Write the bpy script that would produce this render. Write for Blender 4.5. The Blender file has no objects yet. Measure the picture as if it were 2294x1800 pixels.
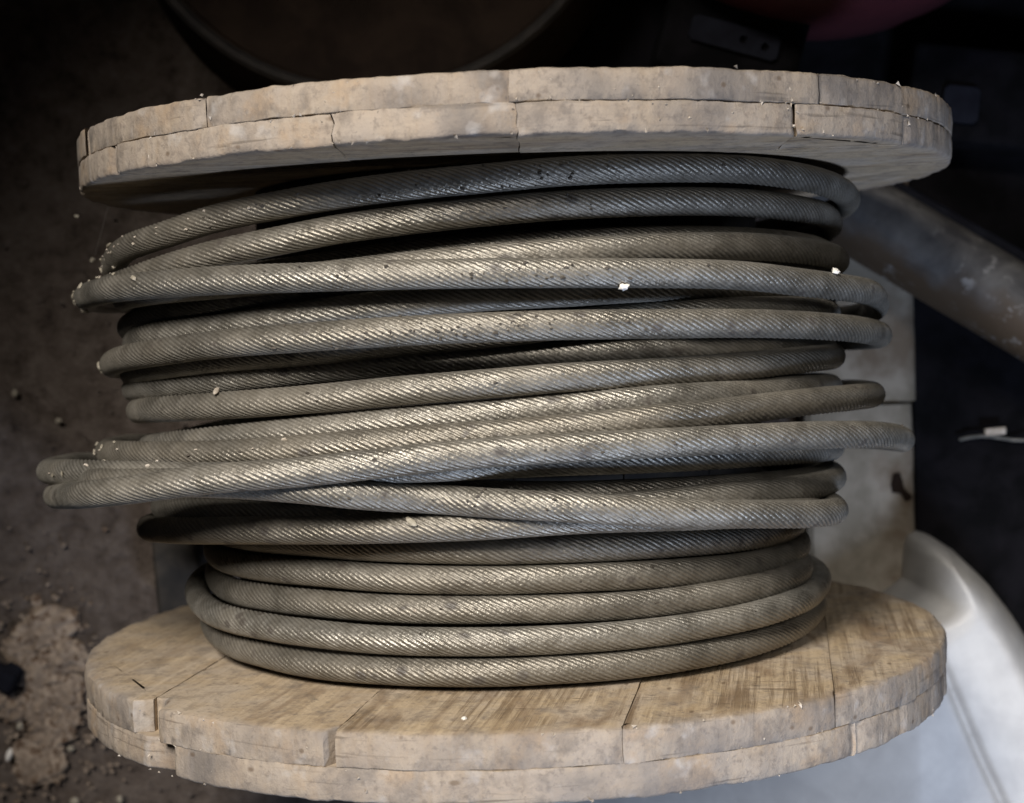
import bpy, bmesh, math, random
import numpy as np
from mathutils import Vector, Matrix, noise, Euler
S = bpy.context.scene
COL = S.collection
random.seed(7)
R = 0.25            # flange radius; the spool lies on its side, axis along Y, centre line at z = R

# ---------------------------------------------------------------- camera
cd = bpy.data.cameras.new("camera"); cam = bpy.data.objects.new("camera", cd); COL.objects.link(cam)
cd.sensor_width = 36.0; cd.lens = 54.35
cam.matrix_world = Matrix.Translation((0, .047, 1.175)) @ Matrix.Rotation(math.radians(-2.65), 4, 'X') @ Matrix.Rotation(math.radians(-2.0), 4, 'Z')
cd.clip_start = .02; cd.clip_end = 50
cd.dof.use_dof = True; cd.dof.focus_distance = .745; cd.dof.aperture_fstop = 8.5
S.camera = cam
# ---------------------------------------------------------------- world, lamps, exposure
w = bpy.data.worlds.new("World"); S.world = w; w.use_nodes = True
bg = w.node_tree.nodes["Background"]; bg.inputs[0].default_value = (.55, .6, 1, 1); bg.inputs[1].default_value = .005
S.view_settings.view_transform = 'Standard'; S.view_settings.look = 'None'; S.view_settings.exposure = .1; S.view_settings.gamma = 1
def aim(o, target):
    o.rotation_euler = (Vector(target) - o.location).to_track_quat('-Z', 'Y').to_euler()
def lamp(name, kind, loc, target, power, col):
    l = bpy.data.lights.new(name, kind); o = bpy.data.objects.new(name, l); COL.objects.link(o)
    o.location = loc; aim(o, target); l.energy = power; l.color = col; return l
k = lamp("key_lamp", 'SPOT', (-.42, .76, 1.73), (.01, -.17, .30), 170, (1, .935, .86))
k.spot_size = math.radians(28.8); k.spot_blend = .30; k.shadow_soft_size = .24
f = lamp("cool_lamp", 'SPOT', (.50, -.92, 1.20), (.15, -.10, .25), 46, (.60, .73, 1)); f.spot_size = math.radians(42); f.spot_blend = .6; f.shadow_soft_size = .14

g = lamp("added_side_spot", 'SPOT', (.34, .36, 1.70), (.25, -.21, .12), 28, (1, .96, .91)); g.spot_size = math.radians(22); g.spot_blend = .7; g.shadow_soft_size = .16  # added spot, source unseen, to light the grey panel and silver housing

# ---------------------------------------------------------------- node helpers
class NT:
    def __init__(s, name):
        s.m = bpy.data.materials.new(name); s.m.use_nodes = True
        s.t = s.m.node_tree; s.b = s.t.nodes["Principled BSDF"]
    def n(s, kind, **kw):
        o = s.t.nodes.new(kind)
        for a, v in kw.items():
            if a in o.inputs: o.inputs[a].default_value = v
            else: setattr(o, a, v)
        return o
    def l(s, a, b): s.t.links.new(a, b)
    def noise(s, vec, scale, detail=4, rough=.55, dist=0):
        o = s.n('ShaderNodeTexNoise'); o.inputs['Scale'].default_value = scale; o.inputs['Detail'].default_value = detail
        o.inputs['Roughness'].default_value = rough; o.inputs['Distortion'].default_value = dist
        if vec is not None: s.l(vec, o.inputs['Vector'])
        return o.outputs['Fac']
    def ramp(s, fac, *stops):
        o = s.n('ShaderNodeValToRGB'); e = o.color_ramp.elements
        while len(e) < len(stops): e.new(.5)
        for i, (p, c) in enumerate(stops):
            e[i].position = p; e[i].color = (c, c, c, 1) if not isinstance(c, tuple) else (*c, 1)
        s.l(fac, o.inputs['Fac']); return o.outputs['Color']
    def mix(s, fac, a, b, mode='MIX'):
        o = s.n('ShaderNodeMix', data_type='RGBA', blend_type=mode)
        for i, v in ((0, fac), (6, a), (7, b)):
            if isinstance(v, bpy.types.NodeSocket): s.l(v, o.inputs[i])
            else: o.inputs[i].default_value = v if i == 0 else (*v, 1)
        return o.outputs[2]
    def math(s, op, a, b=0.):
        o = s.n('ShaderNodeMath', operation=op)
        for i, v in enumerate((a, b)):
            if isinstance(v, bpy.types.NodeSocket): s.l(v, o.inputs[i])
            else: o.inputs[i].default_value = v
        return o.outputs[0]
    def obj(s): return s.n('ShaderNodeTexCoord').outputs['Object']
    def mapping(s, vec, scale=(1, 1, 1), rot=(0, 0, 0)):
        o = s.n('ShaderNodeMapping'); s.l(vec, o.inputs[0]); o.inputs['Scale'].default_value = scale; o.inputs['Rotation'].default_value = rot
        return o.outputs[0]
    def bump(s, h, strength=.5, dist=.001, prev=None):
        o = s.n('ShaderNodeBump'); o.inputs['Strength'].default_value = strength; o.inputs['Distance'].default_value = dist
        s.l(h, o.inputs['Height'])
        if prev is not None: s.l(prev, o.inputs['Normal'])
        return o.outputs[0]
    def out(s, color=None, rough=None, normal=None, metal=None, spec=None):
        for key, v in (('Base Color', color), ('Roughness', rough), ('Normal', normal), ('Metallic', metal), ('Specular IOR Level', spec)):
            if v is None: continue
            if isinstance(v, bpy.types.NodeSocket): s.l(v, s.b.inputs[key])
            else: s.b.inputs[key].default_value = (*v, 1) if isinstance(v, tuple) else v
        return s.m

def wood_material(saw):
    t = NT("weathered_wood_sawn" if saw else "weathered_wood")
    o = t.obj(); rnd = t.n('ShaderNodeObjectInfo').outputs['Random']
    sh = t.n('ShaderNodeCombineXYZ'); r10 = t.math('MULTIPLY', rnd, 37.); t.l(r10, sh.inputs[0]); t.l(r10, sh.inputs[1])
    ad = t.n('ShaderNodeVectorMath', operation='ADD'); t.l(o, ad.inputs[0]); t.l(sh.outputs[0], ad.inputs[1]); v = ad.outputs[0]
    g = t.mapping(v, (5, 90, 60)); grain = t.noise(g, 1.0, 5, .6, 1.2)
    g2 = t.mapping(v, (9, 420, 420)); fine = t.noise(g2, 1.0, 2, .5, .2)
    blot = t.noise(v, 26, 4, .6, .5); dirt = t.noise(v, 70, 6, .7, .3); pale = t.noise(v, 60, 4, .6); speck = t.noise(v, 900, 2, .5)
    base = t.mix(t.ramp(grain, (.28, 0), (.72, 1)), *(((.38, .285, .175), (.57, .455, .31)) if saw else ((.37, .28, .18), (.56, .45, .315))))
    base = t.mix(t.math('MULTIPLY', t.ramp(fine, (.3, 1), (.6, 0)), .3), base, (.20, .135, .08))
    base = t.mix(t.math('MULTIPLY', t.ramp(blot, (.42, 0), (.62, 1)), .6), base, (.44, .375, .305))
    stain = t.noise(t.mapping(v, (11, 38, 38)), 1., 4, .6, .8)
    base = t.mix(t.math('MULTIPLY', t.ramp(stain, (.50 if saw else .54, 0), (.68, 1)), .72 if saw else .58), base, (.165, .105, .06))
    # rim and faces gather grey dust; the rim of every plank reads paler and greyer than its broad face
    geo = t.n('ShaderNodeNewGeometry')
    at = t.n('ShaderNodeAttribute', attribute_name='rim').outputs['Fac']
    base = t.mix(t.math('MULTIPLY', at, t.math('ADD', t.math('MULTIPLY', pale, .45), .5)), base, (.292, .255, .222))
    # checks and splits that follow the layers of the rim
    spl = t.noise(t.mapping(v, (16, 16, 330)), 1., 3, .6, .5)
    base = t.mix(t.math('MULTIPLY', t.math('MULTIPLY', at, t.ramp(spl, (.30, 1), (.38, 0))), .6), base, (.09, .072, .055))
    base = t.mix(t.math('MULTIPLY', t.math('MULTIPLY', at, t.ramp(t.noise(v, 31, 4, .6), (.55, 0), (.66, 1))), .5), base, (.36, .25, .15))
    base = t.mix(t.math('MULTIPLY', t.ramp(dirt, (.50, 0), (.68, 1)), .55), base, (.115, .10, .09))
    fine_d = t.noise(v, 240, 4, .7)
    base = t.mix(t.math('MULTIPLY', t.ramp(fine_d, (.54, 0), (.66, 1)), .5), base, (.15, .125, .105))
    big = t.noise(v, 13, 3, .6)
    base = t.mix(t.math('MULTIPLY', t.math('MULTIPLY', t.ramp(big, (.50, 0), (.64, 1)), at), .66), base, (.13, .12, .115))
    # saw scores that run through the thickness on the cut rim
    sc = t.noise(t.mapping(v, (170, 300, 14)), 1., 3, .6, .4)
    base = t.mix(t.math('MULTIPLY', t.math('MULTIPLY', at, t.ramp(sc, (.36, 1), (.56, 0))), t.math('MULTIPLY', t.ramp(blot, (.40, 1), (.60, .1)), .22)), base, (.24, .175, .115))
    base = t.mix(t.math('MULTIPLY', t.ramp(t.noise(v, 75, 3, .5), (.60, 0), (.74, 1)), t.math('MULTIPLY', at, .5)), base, (.44, .42, .405))
    knot = t.n('ShaderNodeTexVoronoi'); knot.inputs['Scale'].default_value = 70; t.l(t.mapping(v, (.45, 1, 1)), knot.inputs['Vector'])
    base = t.mix(t.math('MULTIPLY', t.ramp(knot.outputs['Distance'], (.05, 1), (.11, 0)), .65), base, (.10, .065, .04))
    h = t.math('ADD', t.math('ADD', t.math('MULTIPLY', grain, .8), t.math('MULTIPLY', fine_d, .6)), t.math('ADD', t.math('MULTIPLY', dirt, .7), t.math('MULTIPLY', t.math('MULTIPLY', at, sc), .22)))
    if saw:
        fl = t.noise(t.mapping(v, (6, 210, 50)), 1., 4, .7, .35)
        amt = t.math('MULTIPLY', t.math('SUBTRACT', 1., t.math('MULTIPLY', at, .92)), t.ramp(t.noise(v, 17, 3), (.40, 0), (.58, 1)))
        lines = t.math('MULTIPLY', t.ramp(fl, (.40, 1), (.53, 0)), amt)
        base = t.mix(t.math('MULTIPLY', lines, .72), base, (.17, .115, .065))
        cut = t.noise(t.mapping(v, (230, 16, 16)), 1., 2, .5, .3)
        cuts = t.math('MULTIPLY', t.math('MULTIPLY', t.ramp(cut, (.62, 0), (.70, 1)), t.ramp(t.noise(v, 30, 2), (.52, 0), (.60, 1))), amt)
        base = t.mix(t.math('MULTIPLY', cuts, .5), base, (.12, .08, .05))
        h = t.math('SUBTRACT', h, t.math('ADD', t.math('MULTIPLY', lines, .5), cuts))
    b = t.bump(h, .7, .0012); b = t.bump(speck, .35, .0004, b)
    return t.out(base, .82, b, 0., .25)
WOOD = wood_material(False); WOODSAW = wood_material(True)

def rope_material():
    t = NT("greased_steel"); o = t.obj()
    cr = t.n('ShaderNodeAttribute', attribute_name='crest').outputs['Fac']
    n1 = t.noise(o, 22, 4, .6, .4); n2 = t.noise(o, 110, 4, .6); n3 = t.noise(o, 520, 3, .6); n4 = t.noise(o, 34, 3, .5)
    steel = t.mix(t.ramp(n2, (.35, 0), (.65, 1)), (.22, .211, .184), (.365, .354, .32))
    dustm = t.ramp(n1, (.30, .15), (.70, 1))
    col = t.mix(t.math('MULTIPLY', dustm, .55), steel, (.235, .21, .17))
    rnd = t.n('ShaderNodeObjectInfo').outputs['Random']
    col = t.mix(t.math('MULTIPLY', t.math('FRACT', t.math('MULTIPLY', rnd, 7.3)), .55), col, (.15, .128, .095))
    grz = t.math('MULTIPLY', t.ramp(t.noise(o, 38, 5, .7, .6), (.55, 0), (.68, 1)), .45)
    col = t.mix(grz, col, (.085, .074, .06))
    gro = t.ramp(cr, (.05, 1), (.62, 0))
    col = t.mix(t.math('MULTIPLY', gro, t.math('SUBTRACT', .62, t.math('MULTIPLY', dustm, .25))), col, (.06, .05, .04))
    vo = t.n('ShaderNodeTexVoronoi'); vo.inputs['Scale'].default_value = 95; t.l(t.mapping(o, (.7, 1, 1)), vo.inputs['Vector'])
    spot = t.math('MULTIPLY', t.ramp(vo.outputs['Distance'], (.18, 1), (.32, 0)), t.ramp(n4, (.52, 0), (.58, 1)))
    grime = t.math('MAXIMUM', spot, t.math('MULTIPLY', t.ramp(n3, (.60, 0), (.70, 1)), .6))
    col = t.mix(t.math('MULTIPLY', grime, .85), col, (.055, .047, .04))
    metal = t.math('MULTIPLY', t.math('MULTIPLY', t.math('SUBTRACT', 1., grime), t.math('SUBTRACT', 1., t.math('MULTIPLY', dustm, .5))), .80)
    rough = t.math('ADD', t.math('MULTIPLY', dustm, .16), t.math('ADD', t.math('MULTIPLY', n2, .2), .25))
    b = t.bump(n3, .6, .0008); b = t.bump(t.noise(o, 260, 2), .25, .0008, b)
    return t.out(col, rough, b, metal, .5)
STEEL = rope_material()

def simple(name, c1, c2, scale, rough=.7, metal=0., bump=.4, bd=.001, thr=(.4, .6), c3=None, s3=30, thr3=(.55, .65), spec=.4):
    t = NT(name); o = t.obj(); n = t.noise(o, scale, 5, .62, .3)
    c = t.mix(t.ramp(n, (thr[0], 0), (thr[1], 1)), c1, c2)
    if c3: c = t.mix(t.ramp(t.noise(o, s3, 4, .6), (thr3[0], 0), (thr3[1], 1)), c, c3)
    return t.out(c, rough, t.bump(n, bump, bd), metal, spec)
DIRT = None
def dirt_material():
    t = NT("packed_dirt"); o = t.obj()
    a = t.noise(o, 9, 5, .6, .3); b = t.noise(o, 70, 6, .7); c = t.noise(o, 420, 3, .7)
    col = t.mix(t.ramp(a, (.35, 0), (.65, 1)), (.066, .051, .041), (.108, .085, .071))
    col = t.mix(t.ramp(b, (.42, 0), (.66, 1)), col, (.145, .119, .102))
    col = t.mix(t.math('MULTIPLY', t.ramp(b, (.30, 1), (.42, 0)), .7), col, (.024, .018, .015))
    v = t.n('ShaderNodeTexVoronoi'); v.inputs['Scale'].default_value = 60; t.l(o, v.inputs['Vector'])
    col = t.mix(t.math('MULTIPLY', t.ramp(v.outputs['Distance'], (.06, 1), (.14, 0)), .35), col, (.20, .17, .15))
    h = t.math('ADD', b, t.math('MULTIPLY', c, .4))
    return t.out(col, .92, t.bump(h, 1., .006), 0., .2)
DIRT = dirt_material()
SILVER = simple("silver_paint", (.47, .46, .445), (.54, .53, .51), 40, .55, .1, .06, .0006, c3=(.50, .49, .47), s3=24, thr3=(.60, .80), spec=.5)
GREYP = simple("weathered_grey_paint", (.19, .165, .125), (.29, .255, .205), 26, .75, 0, .4, .001, c3=(.15, .115, .08), s3=16, thr3=(.52, .66))
def pipe_material():
    t = NT("rusty_steel_pipe"); o = t.obj(); n = t.noise(o, 30, 5, .65, .4); n2 = t.noise(o, 12, 4, .6); n3 = t.noise(o, 75, 4, .7)
    col = t.mix(t.ramp(n, (.35, 0), (.65, 1)), (.042, .041, .043), (.12, .116, .112))
    sep = t.n('ShaderNodeSeparateXYZ'); t.l(o, sep.inputs[0])
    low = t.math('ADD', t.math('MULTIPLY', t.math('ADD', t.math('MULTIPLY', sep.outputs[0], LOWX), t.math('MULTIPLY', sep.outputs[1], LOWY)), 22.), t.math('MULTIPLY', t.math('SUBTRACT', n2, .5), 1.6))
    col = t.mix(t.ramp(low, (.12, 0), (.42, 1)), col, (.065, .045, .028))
    col = t.mix(t.math('MULTIPLY', t.ramp(n3, (.56, 0), (.66, 1)), t.ramp(n2, (.45, 0), (.55, 1))), col, (.24, .235, .23))
    return t.out(col, t.math('ADD', t.math('MULTIPLY', n, .4), .4), t.bump(n, .4, .001), .15, .4)
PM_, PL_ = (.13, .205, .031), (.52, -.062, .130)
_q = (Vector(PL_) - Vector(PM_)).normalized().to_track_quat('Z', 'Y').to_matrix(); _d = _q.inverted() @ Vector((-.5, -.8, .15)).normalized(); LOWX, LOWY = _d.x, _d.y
RUST = pipe_material()
DARKRUST = simple("dark_rusted_steel", (.010, .006, .004), (.019, .012, .008), 24, .85, 0, .5, .001, spec=.12)
RIMRUST = simple("worn_rust_rim", (.008, .0065, .0055), (.016, .013, .011), 60, .85, 0, .5, .001)
REDP = simple("dull_red_paint", (.045, .010, .015), (.065, .015, .021), 8, .5, 0, .1, .001)
BLACK = simple("rubber_and_shade_black", (.003, .003, .0035), (.007, .0065, .008), 30, .95, 0, .4, .001, spec=.08)  # rubber parts, and the sheet that stands for floor shade
BLUEGREY = simple("dull_zinc", (.006, .0065, .011), (.010, .0115, .018), 50, .8, 0, .3, .0005, spec=.12)
PELLET = simple("pale_grain", (.26, .235, .18), (.38, .345, .28), 300, .6, 0, .3, .0004)
WHITEP = simple("chalky_white", (.75, .72, .66), (.82, .79, .74), 200, .6, 0, .2, .0004)
CHIP = simple("crumbled_bark", (.185, .142, .108), (.33, .265, .205), 90, .9, 0, .9, .003, c3=(.11, .07, .045), s3=130, thr3=(.52, .62))
SPLINT = simple("splintered_fibre", (.36, .31, .25), (.50, .45, .39), 200, .8, 0, .3, .0004)
SHADEWOOD = simple('shade_dark_wood', (.012, .010, .008), (.03, .024, .018), 60, .7)  # wood coloured near black to stand for shade on staves and chock
CABLE = simple("grey_cable_sheath", (.10, .10, .09), (.20, .19, .17), 120, .6)
WEB = simple("cobweb", (.35, .33, .32), (.45, .42, .40), 80, .8)

# ---------------------------------------------------------------- object helpers
def link(name, mesh, mat=None, parent=None, mw=None, smooth=True, angle=40):
    o = bpy.data.objects.new(name, mesh); COL.objects.link(o)
    if mat: mesh.materials.append(mat)
    if smooth:
        mesh.polygons.foreach_set("use_smooth", [True] * len(mesh.polygons))
        mesh.set_sharp_from_angle(angle=math.radians(angle))
    if parent: o.parent = parent
    if mw is not None: o.matrix_local = mw
    return o
def empty(name, loc, label=None, cat=None, group=None, parent=None):
    o = bpy.data.objects.new(name, None); COL.objects.link(o); o.location = loc; o.empty_display_size = .05
    if parent: o.parent = parent
    tag(o, label, cat, group); return o
def tag(o, label=None, cat=None, group=None, kind=None):
    for key, v in (('label', label), ('category', cat), ('group', group), ('kind', kind)):
        if v: o[key] = v
    return o
def from_bm(bm, name):
    me = bpy.data.meshes.new(name); bm.normal_update(); bm.to_mesh(me); bm.free(); return me
def fbm(x, y, z, o=4): return noise.fractal(Vector((x, y, z)), 1.0, 2.0, o)

# ---------------------------------------------------------------- floor
def make_floor():
    n = 240; L = 1.5
    xs = np.linspace(-L, L, n + 1)
    vs = []; 
    for y in xs:
        for x in xs:
            vs.append((x, y, .004 * fbm(x * 9, y * 9, 1.3) + .0022 * fbm(x * 45, y * 45, 4.1, 3) - .004))
    fs = [(j * (n + 1) + i, j * (n + 1) + i + 1, (j + 1) * (n + 1) + i + 1, (j + 1) * (n + 1) + i) for j in range(n) for i in range(n)]
    me = bpy.data.meshes.new("floor"); me.from_pydata(vs, [], fs)
    return tag(link("floor", me, DIRT, angle=180), kind='structure')
make_floor()

# ---------------------------------------------------------------- spool
spool = empty("cable_spool", (0, 0, 0), "large weathered wooden cable spool lying on its side on the dirt floor", "cable spool")
def clip(poly, nx, ny, c):     # keep nx*x + ny*y <= c
    out = []
    for i in range(len(poly)):
        a, b = poly[i - 1], poly[i]; da = nx * a[0] + ny * a[1] - c; db = nx * b[0] + ny * b[1] - c
        if (da <= 0) != (db <= 0):
            t = da / (da - db); out.append((a[0] + t * (b[0] - a[0]), a[1] + t * (b[1] - a[1])))
        if db <= 0: out.append(b)
    return out
def plank(parent, u0, u1, v0, v1, th, frame, seed, mat, wear=.0022, gap=.0004, notch=(), lo=.0003, hi=.0016, crook=.0004, jb=.3):
    rnd = random.Random(seed); n = 900; poly = []
    for i in range(n):
        a = 2 * math.pi * i / n; ca, sa = math.cos(a), math.sin(a)
        r = R + .0010 * fbm(ca * 6 + seed, sa * 6, seed * .7) + .0002 * fbm(ca * 40, sa * 40, seed * 1.3, 3)
        poly.append((r * ca, r * sa))
    for nx, ny, c in ((1, 0, u1 - gap), (-1, 0, -u0 - gap), (0, 1, v1 - gap), (0, -1, -v0 - gap)):
        poly = clip(poly, nx, ny, c)
    # resample the straight edges so that they can be a little ragged
    pts = []
    for i in range(len(poly)):
        a, b = poly[i - 1], poly[i]; d = math.dist(a, b); k = max(1, int(d / .005))
        for j in range(k): pts.append((a[0] + (b[0] - a[0]) * j / k, a[1] + (b[1] - a[1]) * j / k))
    pts2 = []
    for x, y in pts:
        r = math.hypot(x, y); rim = r > R - .004
        e = min(u1 - x, x - u0, v1 - y, y - v0)
        if rim and e < .03:
            w = wear * (0.6 + .8 * noise.random())
            r2 = r - w * math.exp(-(e / .0035) ** 2) * (1 if e < .012 else 0)
            x, y = x * r2 / r, y * r2 / r
        elif not rim:
            j = .0005 * fbm(x * 60, y * 60, seed); x += j; y += j
            x = min(max(x, u0 + gap), u1 - gap); y = min(max(y, v0 + gap), v1 - gap)
        for (nx_, ny_, nr, nd) in notch:
            dd = math.hypot(x - nx_, y - ny_)
            if dd < nr:
                r = math.hypot(x, y); q = 1 - nd * (1 - (dd / nr) ** 2) / r; x *= q; y *= q
        pts2.append((x, y, 1.0 if rim else 0.0))
    N = len(pts2); prof = [(0, lo), (lo * .35, lo * .35), (lo, 0.), (th * .33, -.0002), (th * .66, -.0002), (th - hi, .0), (th - hi * .35, hi * .35), (th, hi)]
    vs = []; rim = []
    wear_ = 0
    for z, ins in prof:
        for i, (x, y, rm) in enumerate(pts2):
            r = math.hypot(x, y)
            jj = 1 + .7 * fbm(x * 90, y * 90, z * 300 + seed, 2) + 5 * max(0, fbm(x * 42, y * 42, seed * 3.1 + z * 20, 3) - .30)
            k = 1 - (ins * jj if rm else 0) / max(r, .02) + ((.00025 * fbm(x * 130, y * 130, z * 130 + seed, 3) + .0007 * min(0, fbm(x * 260, y * 260, z * 200 + seed, 3))) / R if rm else 0)
            cx_, cy_ = (x * k, y * k) if rm else (x, y); q = gap + ins * jb
            cx_ = min(max(cx_, u0 + q), u1 - q); cy_ = min(max(cy_, v0 + q), v1 - q)
            for bnd, ax in ((u0, 0), (u1, 0), (v0, 1), (v1, 1)):      # both neighbours of a joint follow the same crooked crack
                d_ = abs((cx_, cy_)[ax] - bnd)
                if d_ < .012:
                    o_ = (min(crook, .0004) if ax else crook) * (1 - d_ / .012) * fbm(z * 190 + bnd * 71, bnd * 300, (cx_, cy_)[1 - ax] * 25, 3)
                    if ax: cy_ += o_
                    else: cx_ += o_
            vs.append((cx_, cy_, z + .0004 * fbm(x * 30, y * 30, seed) + (.0005 * fbm(x * 110, y * 110, seed + z * 5) if ins else 0)))
            rim.append(rm if 0 < z < th else rm * .5)
    fs = []
    for l in range(len(prof) - 1):
        for i in range(N):
            j = (i + 1) % N; fs.append((l * N + i, l * N + j, (l + 1) * N + j, (l + 1) * N + i))
    # inner ring so that the cap's rim attribute fades, then the cap
    base = len(vs)
    for lev, z in ((0, 0.), (len(prof) - 1, th)):
        for i, (x, y, rm) in enumerate(pts2):
            vx, vy, vz = vs[lev * N + i]; r = math.hypot(vx, vy); k = 1 - (.006 / max(r, .02) if rm else .0)
            q = gap + jb * .002; vs.append((min(max(vx * k, u0 + q), u1 - q), min(max(vy * k, v0 + q), v1 - q), z)); rim.append(0.)
    for i in range(N):
        j = (i + 1) % N
        fs.append((base + i, base + j, j, i)); o = (len(prof) - 1) * N
        fs.append((o + i, o + j, base + N + j, base + N + i))
    ncap = len(fs); fs.append(tuple(reversed(range(base, base + N)))); fs.append(tuple(range(base + N, base + 2 * N)))
    me = bpy.data.meshes.new("plank"); me.from_pydata(vs, [], fs); me.validate()
    at = me.attributes.new("rim", 'FLOAT', 'POINT'); at.data.foreach_set("value", rim)
    return link("plank", me, mat, parent, frame, angle=50)
def frame_z(ang, cx, y):       # local X = grain, running up (world z) and leaning by ang; local Z = world +Y
    c, s = math.cos(ang), math.sin(ang)
    m = Matrix(((-s, c, 0, cx), (0, 0, 1, y), (c, s, 0, R), (0, 0, 0, 1))); return m
def frame_x(ang, cx, y):       # grain running across (world x); local Y = up, local Z = world -Y
    c, s = math.cos(ang), math.sin(ang)
    m = Matrix(((c, -s, 0, cx), (0, 0, -1, y), (s, c, 0, R), (0, 0, 0, 1))); return m
TT, TB = .0143, .0162
flb = empty("flange", (0, 0, 0), parent=spool); flb['label'] = "near flange at the bottom of the photo, its sawn inner face showing"
flt = empty("flange", (0, 0, 0), parent=spool); flt['label'] = "far flange at the top of the photo, its pale rim and shaded underside showing"
# bottom flange, inner layer: grain runs away from the viewer
A = math.radians(10.2); gaps = (.0001, .0001, .0001, .00005, .00005); yb = -.131 - TB; ends = [-.26, -.150, -.039, .0897, .184, .26]
for i in range(5):
    v0, v1 = ends[i], ends[i + 1]; ang = A
    g = gaps[i]; nt = ()
    if i == 1: v1 -= .0003; nt = ((math.sqrt(R * R - v0 * v0), v0, .013, .010), (math.sqrt(R * R - v1 * v1), v1, .0055, .009))
    if i == 0: nt = ((math.sqrt(R * R - v1 * v1), v1, .012, .012),)
    plank(flb, -.3, .3, v0, v1, TB, frame_z(ang, -.003, yb + random.uniform(-.0004, .0004)), 11 + i, WOODSAW if i in (2, 3, 4) else WOOD, .0009 if i < 2 else .0003, g, nt, jb=.04, crook=.0002)
# bottom flange, outer layer: grain runs across
ends = [-.26, -.16, -.05, .08, .186, .26]
for i in range(5):
    plank(flb, -.3, .3, ends[i], ends[i + 1], TB, frame_x(math.radians(1.0), -.003, yb - .0001), 31 + i, WOOD, .0025, .0001, ((-.172, .181, .012, .006),) if i > 2 else ())
# top flange, inner layer: grain across, the front row made of short pieces
yt = .131
FX = frame_x(math.radians(1.5), .0063, yt + TT)
for i, (a, b) in enumerate(((-.3, -.0755), (-.0755, .0065), (.0065, .1325), (.1325, .3))):
    plank(flt, a, b, .155, .26, TT, FX @ Matrix.Translation((0, 0, random.uniform(-.0005, .0005))), 51 + i, WOOD, .0013, .0001 if i != 3 else .0006, crook=.0016, jb=.1)
for i, (a, b) in enumerate(((.06, .155), (-.04, .06), (-.15, -.04), (-.26, -.15))):
    plank(flt, -.3, .3, a, b, TT, FX, 56 + i, WOOD, .002)
# top flange, outer layer
ends = [-.26, -.222, -.139, .002, .1445, .26]
for i in range(5):
    plank(flt, -.3, .3, ends[i], ends[i + 1], TT, frame_z(0.02, .0063, yt + TT + .0006 + random.uniform(-.0003, .0003)), 71 + i, WOOD, (.0008, .0020, .0010, .0008, .0008)[i], .00004, crook=.0003, jb=.03)
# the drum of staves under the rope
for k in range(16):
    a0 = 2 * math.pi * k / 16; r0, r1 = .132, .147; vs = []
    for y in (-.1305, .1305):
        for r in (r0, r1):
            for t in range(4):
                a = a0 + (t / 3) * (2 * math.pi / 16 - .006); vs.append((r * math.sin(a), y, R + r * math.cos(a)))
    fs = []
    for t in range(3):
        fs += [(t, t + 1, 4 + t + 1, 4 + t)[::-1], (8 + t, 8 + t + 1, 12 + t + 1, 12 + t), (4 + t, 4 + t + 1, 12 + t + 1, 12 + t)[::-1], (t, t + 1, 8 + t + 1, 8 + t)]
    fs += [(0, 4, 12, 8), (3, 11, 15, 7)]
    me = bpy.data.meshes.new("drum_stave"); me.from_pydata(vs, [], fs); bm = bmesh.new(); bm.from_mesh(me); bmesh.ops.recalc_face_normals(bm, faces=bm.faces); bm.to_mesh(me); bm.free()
    link("drum_stave", me, SHADEWOOD, spool, smooth=False)  # near-black stave colour stands in for shade between the turns

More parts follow.
